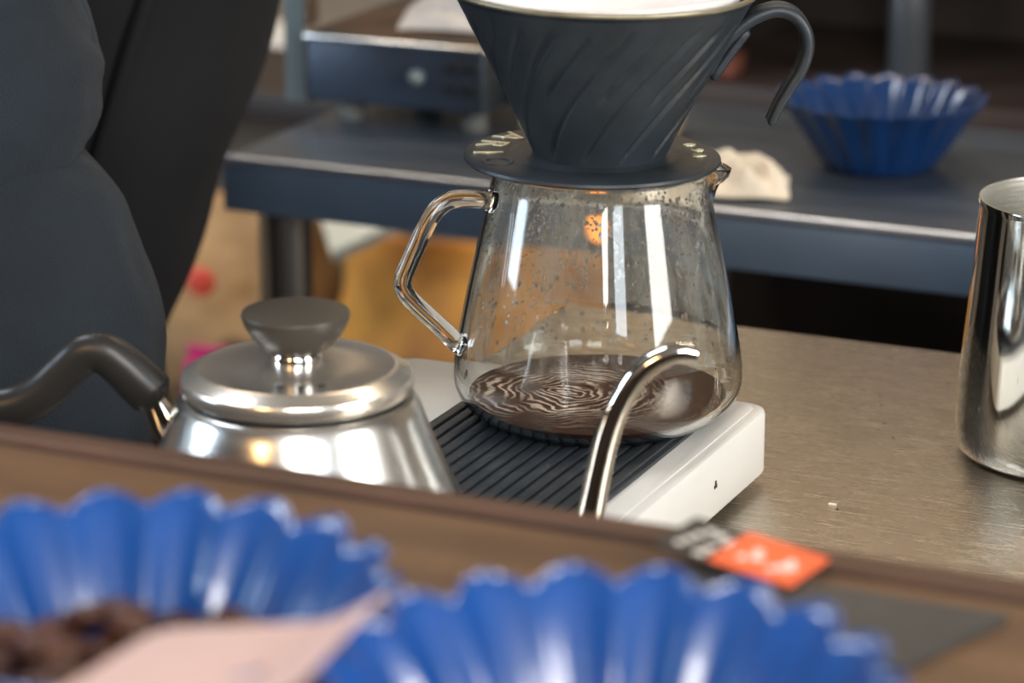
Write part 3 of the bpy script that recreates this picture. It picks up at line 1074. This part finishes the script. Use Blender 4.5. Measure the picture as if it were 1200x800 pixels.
cone = [(R0_ + (R1_ - R0_) * (i / 40) ** 1.04, H0 + (H1 - H0) * i / 40) for i in range(41)]
rimp = [(0.0567, 0.0642), (0.0570, 0.0650), (0.0566, 0.0657)]
inn = [(0.0545, 0.0655), (0.0535, 0.0640), (0.0380, 0.0330), (0.0220, 0.0030), (0.0220, 0.0001), (0.0245, 0.0001)]
lathe('cone', cone + rimp + inn, M['dripper'], t, 480, spiral, autos=60)
lathe('rim_line', [(0.0572, 0.0648), (0.0576, 0.0655), (0.0572, 0.0663), (0.0560, 0.0664), (0.0550, 0.0660), (0.0556, 0.0655), (0.0572, 0.0648)], M['dripper_edge'], t, 128)
# hook handle
dh = [(0.0395, 0.0360), (0.0440, 0.0445), (0.0490, 0.0505), (0.0560, 0.0560), (0.0640, 0.0590), (0.0705, 0.0575), (0.0752, 0.0520), (0.0765, 0.0450), (0.0745, 0.0370), (0.0705, 0.0300), (0.0668, 0.0230), (0.0640, 0.0165)]
side = Vector((-rv.y, rv.x, 0))
bm = bmesh.new()
HP = crom([polar((0, 0), rv, a, z) for a, z in dh], 6)
for s in (-1, 1):
    tube_bm(bm, [p + side * 0.0042 * s for p in HP], crom1([0.0024, 0.0024, 0.0024, 0.0024, 0.0024, 0.0024, 0.0024, 0.0024, 0.0023, 0.0021, 0.0019, 0.0016], 6), 12, up=side, rnd=1)
tube_bm(bm, HP, crom1([0.0016] * 12, 6), 12, up=side, flat=1.0, rnd=0, fn=lambda v, a: 1 + 2.2 * abs(math.sin(a)) ** 3)
from_bm('hook_handle', bm, M['dripper'], t)
bm = bmesh.new()
tube_bm(bm, crom([polar((0, 0), rv, a, z) for a, z in ((0.0420, 0.0330), (0.0480, 0.0420), (0.0535, 0.0500))], 4), 0.0020, 12, up=side, flat=1.0, rnd=1)
from_bm('handle_brace', bm, M['dripper'], t)


def flange_text(word, r, size, a0, step, depth=0.00025):
    for i, ch in enumerate(word):
        a = a0 + step * i
        me = text_mesh(ch, size, depth)
        # reading from outside: baseline outward, tops towards the cone
        d = rv * math.cos(a) + hv * math.sin(a)
        up_ = -d
        right = up_.cross(Vector((0, 0, 1)))
        for v in me.vertices:
            c = v.co
            p = d * r + right * c.x + up_ * c.y
            v.co = Vector((p.x, p.y, 0.00325 + c.z))
        link_mesh('letter', me, M['dripper'] if ch == 'O' else M['lit_letter'], t, False)  # O stays black as unlit emboss; other letters are coloured as lit


flange_text('HARIO', 0.0450, 0.0165, R(119), R(21.5))
flange_text('V6', 0.0430, 0.0075, R(-4), R(13))
flange_text('0', 0.0430, 0.0075, R(22), R(13))
t.rotation_euler = Matrix.Rotation(R(0.9), 4, hv).to_euler()

for ch in t.children:
    if ch.name.split('.')[0] in ('flange', 'letter'):
        ch.location = -rv * 0.0028

# paper filter inside the dripper
o = thing('paper_filter', 'white paper cone filter inside the black dripper', 'filter', (0, 0, 0.1350))


def pleat(tt, i, r, z):
    return r + 0.0003 * math.sin(tt * 9 + z * 60), z


lathe('paper_cone', [(0.0225, 0.0060), (0.0380, 0.0345), (0.0532, 0.0650), (0.0538, 0.0672), (0.0533, 0.0672), (0.0526, 0.0650), (0.0373, 0.0348), (0.0217, 0.0062), (0.0225, 0.0060)], M['paper'], o, 96, pleat)
bm = bmesh.new()
lathe_bm(bm, [(0, 0.030), (0.012, 0.0295), (0.025, 0.0310), (0.0345, 0.0345), (0.0330, 0.026), (0.02, 0.004), (0, 0.003)], 48)
for v in bm.verts:
    v.co.z += 0.0015 * noise.noise(v.co * 200)
g = stuff(from_bm('coffee_grounds', bm, M['grounds'], None, True, 80))
g.location = (0, 0, 0.1350)
tag(g, 'wet brown coffee grounds lying inside the paper filter', 'coffee grounds')

# ================================================================== KETTLE
K = (-0.037, -0.174)
t = thing('gooseneck_kettle', 'polished steel gooseneck kettle with flat black knob, left of the scale', 'kettle', (0, 0, 0))


def klathe(name, prof, m, n=128, autos=35):
    o_ = lathe(name, prof, m, t, n, None, autos)
    o_.location = (K[0], K[1], 0)
    return o_


body = [(0, 0.0005), (0.060, 0.0), (0.0635, 0.002), (0.0655, 0.007), (0.0655, 0.014), (0.0640, 0.024), (0.0610, 0.036), (0.0570, 0.048), (0.0520, 0.0590), (0.0475, 0.0690), (0.0440, 0.0780), (0.0418, 0.0840), (0.0400, 0.0875), (0.0385, 0.0888), (0.0365, 0.0890),
        (0.0360, 0.0880), (0.0400, 0.0800), (0.0450, 0.070), (0.0500, 0.058), (0.060, 0.03), (0.060, 0.006), (0, 0.004)]
klathe('kettle_body', [body[0]] + dense(body[1:15], 3) + body[15:], M['steel_kettle'])
klathe('lid_seal', [(0.030, 0.0890), (0.0372, 0.0890), (0.0372, 0.0912), (0.030, 0.0912), (0.030, 0.0890)], M['black_hole'])
klathe('lid', [(0, 0.0905), (0.0365, 0.0905), (0.0388, 0.0909), (0.0392, 0.0916), (0.0392, 0.0948), (0.0388, 0.0958), (0.0345, 0.0984), (0.0334, 0.0989), (0.0328, 0.0989), (0.0320, 0.0986), (0.020, 0.0996), (0.010, 0.1002), (0, 0.1003)], M['steel_lid'])
klathe('knob_collar', [(0, 0.0996), (0.0080, 0.0996), (0.0086, 0.1004), (0.0086, 0.1026), (0.0082, 0.1034), (0, 0.1038)], M['chrome'], 48)
klathe('knob', [(0, 0.1034), (0.0072, 0.1034), (0.0098, 0.1044), (0.0130, 0.1068), (0.0156, 0.1100), (0.0174, 0.1135), (0.0183, 0.1163), (0.0180, 0.1174), (0.012, 0.1181), (0, 0.1184)], M['knob'], 64, 50)
for s in (-1, 0, 1):
    a = math.atan2(-hv.y, -hv.x) + 0.26 * s + 0.12
    bm = bmesh.new()
    px, py = K[0] + 0.0265 * math.cos(a), K[1] + 0.0265 * math.sin(a)
    cyl_bm(bm, (px, py), 0.0013, 0.0975, 0.0994, 16)
    from_bm('vent_hole', bm, M['black_hole'], t)
sd = Vector((0.95, 0.31, 0)).normalized()
sp = [(0.058, 0.020), (0.072, 0.019), (0.086, 0.023), (0.0955, 0.034), (0.0993, 0.050), (0.1015, 0.0624), (0.1048, 0.0776), (0.1092, 0.0898), (0.1159, 0.1005), (0.1240, 0.1062), (0.1300, 0.1077), (0.1345, 0.1072)]
bm = bmesh.new()
SP = crom([polar(K, sd, a, z) for a, z in sp], 8)
SR = crom1([0.0085, 0.0070, 0.0058, 0.0051, 0.0048, 0.0045, 0.0043, 0.0041, 0.0040, 0.0037, 0.0033, 0.0031], 8)
rings = tube_bm(bm, SP, SR, 32, up=(-sd.y, sd.x, 0), cap=False)
# oblique beak: pull the upper half of the last rings forward
n_ = len(rings)
d_end = (SP[-1] - SP[-2]).normalized()
for j in range(1, 9):
    ring = rings[-j]
    for v in ring:
        off = (v.co - SP[-j])
        k = max(0.0, off.z / 0.0035)
        v.co += d_end * (-0.0030) * k * (9 - j) / 9
in_ring = [bm.verts.new(v.co + (SP[-1] - v.co) * 0.22) for v in rings[-1]]
deep = [bm.verts.new(SP[-8] + (v.co - SP[-8]) * 0.7) for v in rings[-8]]
for k in range(32):
    k2 = (k + 1) % 32
    bm.faces.new((rings[-1][k], rings[-1][k2], in_ring[k2], in_ring[k]))
    bm.faces.new((in_ring[k], in_ring[k2], deep[k2], deep[k]))
bm.faces.new(deep)
bm.faces.new(rings[0])
from_bm('spout', bm, M['steel_mirror'], t)
# handle bracket
tube('handle_bracket', [polar(K, sd, -a, z) for a, z in ((0.0400, 0.0780), (0.0440, 0.0782), (0.0465, 0.0815), (0.0495, 0.0860), (0.0520, 0.0880))], [0.0042, 0.0036, 0.0030, 0.0030, 0.0032], M['chrome'], t, 16, 5, up=(-sd.y, sd.x, 0), flat=1.0, rnd=1)
tube('handle_bracket', [polar(K, sd, -a, z) for a, z in ((0.0455, 0.0700), (0.0480, 0.0740), (0.0500, 0.0800), (0.0515, 0.0850))], [0.0024, 0.0024, 0.0024, 0.0024], M['chrome'], t, 16, 5, up=(-sd.y, sd.x, 0), rnd=1)
hg = [(0.0500, 0.0868), (0.0545, 0.0912), (0.0600, 0.0965), (0.0660, 0.1005), (0.0725, 0.1002), (0.0790, 0.0945), (0.0870, 0.0868), (0.0960, 0.0812), (0.1070, 0.0790), (0.1190, 0.0795), (0.1300, 0.0790), (0.1370, 0.0765)]
tube('handle_grip', [polar(K, sd, -a, z) for a, z in hg], [0.0072, 0.0072, 0.0068, 0.0064, 0.0062, 0.0062, 0.0064, 0.0066, 0.0068, 0.0070, 0.0070, 0.0060], M['dark_plastic'], t, 28, 6, up=(-sd.y, sd.x, 0), flat=1.0, rnd=0.8,
     fn=lambda v, a: 1 + 0.12 * math.cos(2 * a))

# ================================================================== MILK PITCHER
t = thing('milk_pitcher', 'polished steel milk pitcher standing at the right edge of the counter', 'pitcher', (0.1541, 0.129, 0))
pit = [(0, 0.0012), (0.038, 0.0012), (0.0400, 0.0002), (0.0425, 0.0008), (0.0447, 0.0035), (0.0458, 0.0085), (0.0460, 0.0140), (0.0455, 0.0300), (0.0440, 0.0500), (0.0423, 0.0700), (0.0410, 0.0880), (0.0402, 0.1040), (0.0404, 0.1060), (0.0402, 0.1068)]
pin = [(0.0396, 0.1068), (0.0395, 0.1040), (0.0402, 0.088), (0.0415, 0.0700), (0.0432, 0.0500), (0.0447, 0.0300), (0.0450, 0.014), (0.0440, 0.0060), (0.0400, 0.0030), (0, 0.0030)]


def pspout(tt, i, r, z):
    d = (tt - 0.3 + PI) % (2 * PI) - PI
    k = math.exp(-(d / 0.3) ** 2) * max(0.0, min(1.0, (z - 0.065) / 0.042)) ** 1.6
    return r + 0.012 * k, z + 0.004 * k * (z > 0.1)


lathe('pitcher_body', pit + pin[:1], M['steel_mirror'], t, 144, pspout, autos=50)
lathe('pitcher_lining', [(0.0400, 0.1067)] + pin, M['steel_lining'], t, 144, pspout, autos=50)
tube('handle', [Vector((math.cos(R(60)) * r_, math.sin(R(60)) * r_, z_)) for r_, z_ in ((0.0405, 0.092), (0.056, 0.096), (0.070, 0.086), (0.072, 0.060), (0.062, 0.032), (0.0458, 0.024))], 0.0035, M['steel_mirror'], t, 16, 6, up=(-math.sin(R(60)), math.cos(R(60)), 0), flat=1.0, rnd=1)

# ================================================================== PERSON
t = thing('person', 'person in a navy sweatshirt and black apron leaning in at the left', 'person', (-0.52, 0.20, -0.90))
OX, OY, OZ = -0.52, 0.20, -0.90


def loc_(p):
    return Vector((p[0] - OX, p[1] - OY, p[2] - OZ))


V, E_, RAD = [], [], []


def jt(p, r, par=None):
    V.append(loc_(p))
    RAD.append(r)
    if par is not None:
        E_.append((par, len(V) - 1))
    return len(V) - 1


pel = jt((-0.49, 0.20, -0.02), (0.10, 0.10))
wai = jt((-0.44, 0.20, 0.12), (0.09, 0.09), pel)
che = jt((-0.37, 0.20, 0.28), (0.105, 0.105), wai)
nb = jt((-0.30, 0.20, 0.40), (0.06, 0.06), che)
ne = jt((-0.27, 0.20, 0.455), (0.050, 0.050), nb)
hd1 = jt((-0.235, 0.20, 0.53), (0.075, 0.072), ne)
hd2 = jt((-0.205, 0.20, 0.605), (0.078, 0.075), hd1)
hd3 = jt((-0.195, 0.20, 0.645), (0.050, 0.050), hd2)
nose = jt((-0.118, 0.20, 0.560), (0.010, 0.012), hd1)
for s in (-1, 1):
    y0 = 0.20 + s * 0.17
    sh = jt((-0.335, y0, 0.345), (0.055, 0.055), nb)
    if s < 0:
        arm = [((-0.292, -0.014, 0.177), 0.042), ((-0.245, -0.034, 0.050), 0.038), ((-0.262, -0.075, -0.07), 0.033), ((-0.285, -0.105, -0.175), 0.025)]
        hand = Vector((-0.292, -0.112, -0.215))
        fdir = Vector((-0.15, -0.1, -1)).normalized()
    else:
        arm = [((-0.42, 0.37, 0.22), 0.040), ((-0.50, 0.37, 0.10), 0.036), ((-0.53, 0.36, 0.0), 0.031), ((-0.55, 0.35, -0.09), 0.024)]
        hand = Vector((-0.555, 0.345, -0.13))
        fdir = Vector((-0.4, -0.05, -1)).normalized()
    pr = sh
    for p, r in arm:
        pr = jt(p, (r, r), pr)
    hn = jt(hand, (0.030, 0.020), pr)
    sx = Vector((1, 0, 0)) - fdir * fdir.x
    sx.normalize()
    for q, ln in ((-0.027, 0.062), (-0.009, 0.075), (0.009, 0.070), (0.027, 0.055)):
        b0 = jt(hand + sx * q + fdir * 0.040, (0.0095, 0.0095), hn)
        b1 = jt(hand + sx * q * 1.1 + fdir * (0.04 + ln * 0.55) + Vector((0, s * -0.006, 0)), (0.0085, 0.0085), b0)
        jt(hand + sx * q * 1.1 + fdir * (0.04 + ln) + Vector((0, s * -0.02, 0)), (0.0070, 0.0070), b1)
    th0 = jt(hand + sx * 0.035 + fdir * 0.005, (0.011, 0.011), hn)
    jt(hand + sx * 0.055 + fdir * 0.04, (0.0085, 0.0085), th0)
    hp_ = jt((-0.49, 0.20 + s * 0.085, -0.07), (0.085, 0.085), pel)
    kn = jt((-0.47, 0.20 + s * 0.10, -0.45), (0.058, 0.058), hp_)
    an = jt((-0.52, 0.20 + s * 0.11, -0.82), (0.038, 0.038), kn)
    jt((-0.42, 0.20 + s * 0.12, -0.865), (0.030, 0.025), an)
me = bpy.data.meshes.new('body')
me.from_pydata(V, E_, [])
bo = bpy.data.objects.new('body', me)
COL.objects.link(bo)
md = bo.modifiers.new('skin', 'SKIN')
md.use_smooth_shade = True
for i, sv in enumerate(me.skin_vertices[0].data):
    sv.radius = RAD[i]
    sv.use_root = (i == 0)
ss = bo.modifiers.new('sub', 'SUBSURF')
ss.levels = ss.render_levels = 2
bpy.context.view_layer.update()
me2 = bpy.data.meshes.new_from_object(bo.evaluated_get(bpy.context.evaluated_depsgraph_get()))
bpy.data.objects.remove(bo)
link_mesh('body', me2, M['skin'], t, True, 60)

# face and hair
for s in (-1, 1):
    bm = bmesh.new()
    bmesh.ops.create_uvsphere(bm, u_segments=16, v_segments=10, radius=0.012)
    o = from_bm('eye', bm, M['eye'], t)
    o.location = loc_((-0.135, 0.20 + s * 0.031, 0.585))
    bm = bmesh.new()
    bmesh.ops.create_uvsphere(bm, u_segments=16, v_segments=10, radius=0.022)
    for v in bm.verts:
        v.co.y *= 0.35
        v.co.z *= 1.4
    o = from_bm('ear', bm, M['skin'], t)
    o.location = loc_((-0.225, 0.20 + s * 0.080, 0.565))
bm = bmesh.new()
box_bm(bm, -0.006, 0.006, -0.024, 0.024, -0.004, 0.004, 0.003)
o = from_bm('mouth', bm, mat('lips', (0.42, 0.17, 0.14), 0.5), t)
o.location = loc_((-0.142, 0.20, 0.512))
bm = bmesh.new()
bmesh.ops.create_uvsphere(bm, u_segments=40, v_segments=24, radius=0.102)
for v in list(bm.verts):
    v.co.x *= 1.02
    v.co.y *= 0.92
    v.co += v.co.normalized() * 0.006 * noise.noise(v.co * 40)
bmesh.ops.delete(bm, geom=[v for v in bm.verts if v.co.x > 0.035 and v.co.z < 0.045 or v.co.z < -0.06], context='VERTS')
bmesh.ops.solidify(bm, geom=bm.faces[:], thickness=0.006)
o = from_bm('hair', bm, M['hair'], t)
o.location = loc_((-0.212, 0.20, 0.595))


# torso garments: lofts of ellipses leaning forward
def cxz(z):
    return -0.441 + 0.400 * (z - 0.012) if z > -0.06 else -0.470 - 0.02 * (-0.06 - z)


def loft(name, z0, z1, nz, hx, hy, a0, a1, m, thick=0.0, seed=0.0, wr=0.006):
    bm = bmesh.new()
    nt = 72
    full = abs((a1 - a0) - 2 * PI) < 1e-3
    rings = []
    for i in range(nz + 1):
        z = z0 + (z1 - z0) * i / nz
        sc = 1.0
        if z > 0.26:
            sc = max(0.35, 1 - ((z - 0.26) / 0.20) ** 2 * 0.6)
        ring = []
        for k in range(nt if full else nt + 1):
            a = a0 + (a1 - a0) * k / nt
            fx, fy = math.cos(a), math.sin(a)
            w = wr * noise.noise(Vector((fx * 3 + seed, fy * 3, z * 5))) + 0.5 * wr * math.sin(z * 60 + 3 * fx)
            ring.append(bm.verts.new(loc_((cxz(z) + (hx * sc + w) * fx, 0.20 + (hy * sc + w) * fy, z))))
        rings.append(ring)
    for p, q in zip(rings[:-1], rings[1:]):
        L = len(p)
        for k in range(L if full else L - 1):
            bm.faces.new((p[k], p[(k + 1) % L], q[(k + 1) % L], q[k]))
    bmesh.ops.recalc_face_normals(bm, faces=bm.faces)
    bmesh.ops.solidify(bm, geom=bm.faces[:], thickness=-thick)
    return from_bm(name, bm, m, t, True, 70)


loft('sweatshirt', -0.08, 0.42, 40, 0.112, 0.162, 0, 2 * PI, M['hoodie'], 0.003, 1.0)
ap = loft('apron', -0.42, 0.27, 50, 0.1185, 0.170, -R(125), R(125), M['apron'], 0.0025, 2.0, 0.004)
ap['label'] = 'plain black apron'
tube('apron_seam', [loc_((cxz(z) + 0.1215 * math.cos(R(-25)), 0.20 + 0.1735 * math.sin(R(-25)), z)) for z in [0.26 - 0.04 * k for k in range(16)]], 0.0035, M['apron'], t, 8, 3, up=(0, 1, 0))
bm = bmesh.new()
for s in (-1, 1):
    tube_bm(bm, crom([loc_(p) for p in ((-0.478, 0.20 + s * 0.055, -0.04), (-0.485, 0.20 + s * 0.085, -0.16), (-0.470, 0.20 + s * 0.100, -0.45), (-0.515, 0.20 + s * 0.11, -0.84))], 8), crom1([0.105, 0.098, 0.078, 0.062], 8), 24, up=(0, 1, 0))
from_bm('trousers', bm, M['trousers'], t)
for s in (-1, 1):
    bm = bmesh.new()
    tube_bm(bm, crom([loc_(p) for p in ((-0.575, 0.20 + s * 0.11, -0.855), (-0.52, 0.20 + s * 0.11, -0.848), (-0.44, 0.20 + s * 0.118, -0.862), (-0.365, 0.20 + s * 0.125, -0.872))], 6), crom1([0.034, 0.050, 0.038, 0.026], 6), 20, up=(0, 0, 1), flat=0.95, rnd=1)
    from_bm('shoe', bm, M['shoe'], t)


def sleeve_fn(v, a):
    f = 1.0
    f += 0.05 * math.sin(v * 34 + 1.5 * math.cos(a)) * math.exp(-((v - 0.42) / 0.12) ** 2)
    f += 0.07 * noise.noise(Vector((math.cos(a) * 1.2, math.sin(a) * 1.2, v * 7)))
    f += 0.022 * math.sin(a + v * 70) * math.exp(-((v - 0.35) / 0.2) ** 2)
    f += 0.030 * noise.noise(Vector((math.cos(a) * 4, math.sin(a) * 4, v * 24)))
    return f


sl = [((-0.335, 0.045, 0.355), 0.070), ((-0.318, 0.015, 0.260), 0.066), ((-0.292, -0.012, 0.177), 0.060), ((-0.2775, -0.014, 0.152), 0.0565), ((-0.2770, -0.020, 0.130), 0.052), ((-0.2810, -0.0265, 0.1125), 0.046), ((-0.2640, -0.029, 0.0934), 0.052), ((-0.2500, -0.030, 0.0701), 0.056),
      ((-0.2395, -0.034, 0.0434), 0.057), ((-0.2364, -0.044, 0.010), 0.056), ((-0.242, -0.060, -0.040), 0.052), ((-0.262, -0.080, -0.100), 0.045), ((-0.283, -0.102, -0.165), 0.036)]
tube('sleeve', [loc_(p) for p, _ in sl], [r for _, r in sl], M['hoodie'], t, 64, 10, up=(0, 1, 0), fn=sleeve_fn)
# the upper sleeve bagging over the elbow
bag = [((-0.300, -0.020, 0.215), 0.050), ((-0.284, -0.026, 0.178), 0.0585), ((-0.270, -0.028, 0.150), 0.0585), ((-0.268, -0.030, 0.130), 0.0530), ((-0.276, -0.030, 0.112), 0.0400)]
tube('sleeve_fold', [loc_(p) for p, _ in bag], [r for _, r in bag], M['hoodie'], t, 64, 10, up=(0, 1, 0), fn=sleeve_fn)
sl2 = [((-0.345, 0.35, 0.350), 0.064), ((-0.42, 0.365, 0.22), 0.050), ((-0.50, 0.37, 0.10), 0.046), ((-0.53, 0.36, 0.0), 0.040), ((-0.55, 0.35, -0.08), 0.034)]
tube('sleeve', [loc_(p) for p, _ in sl2], [r for _, r in sl2], M['hoodie'], t, 40, 10, up=(0, 1, 0), fn=sleeve_fn)
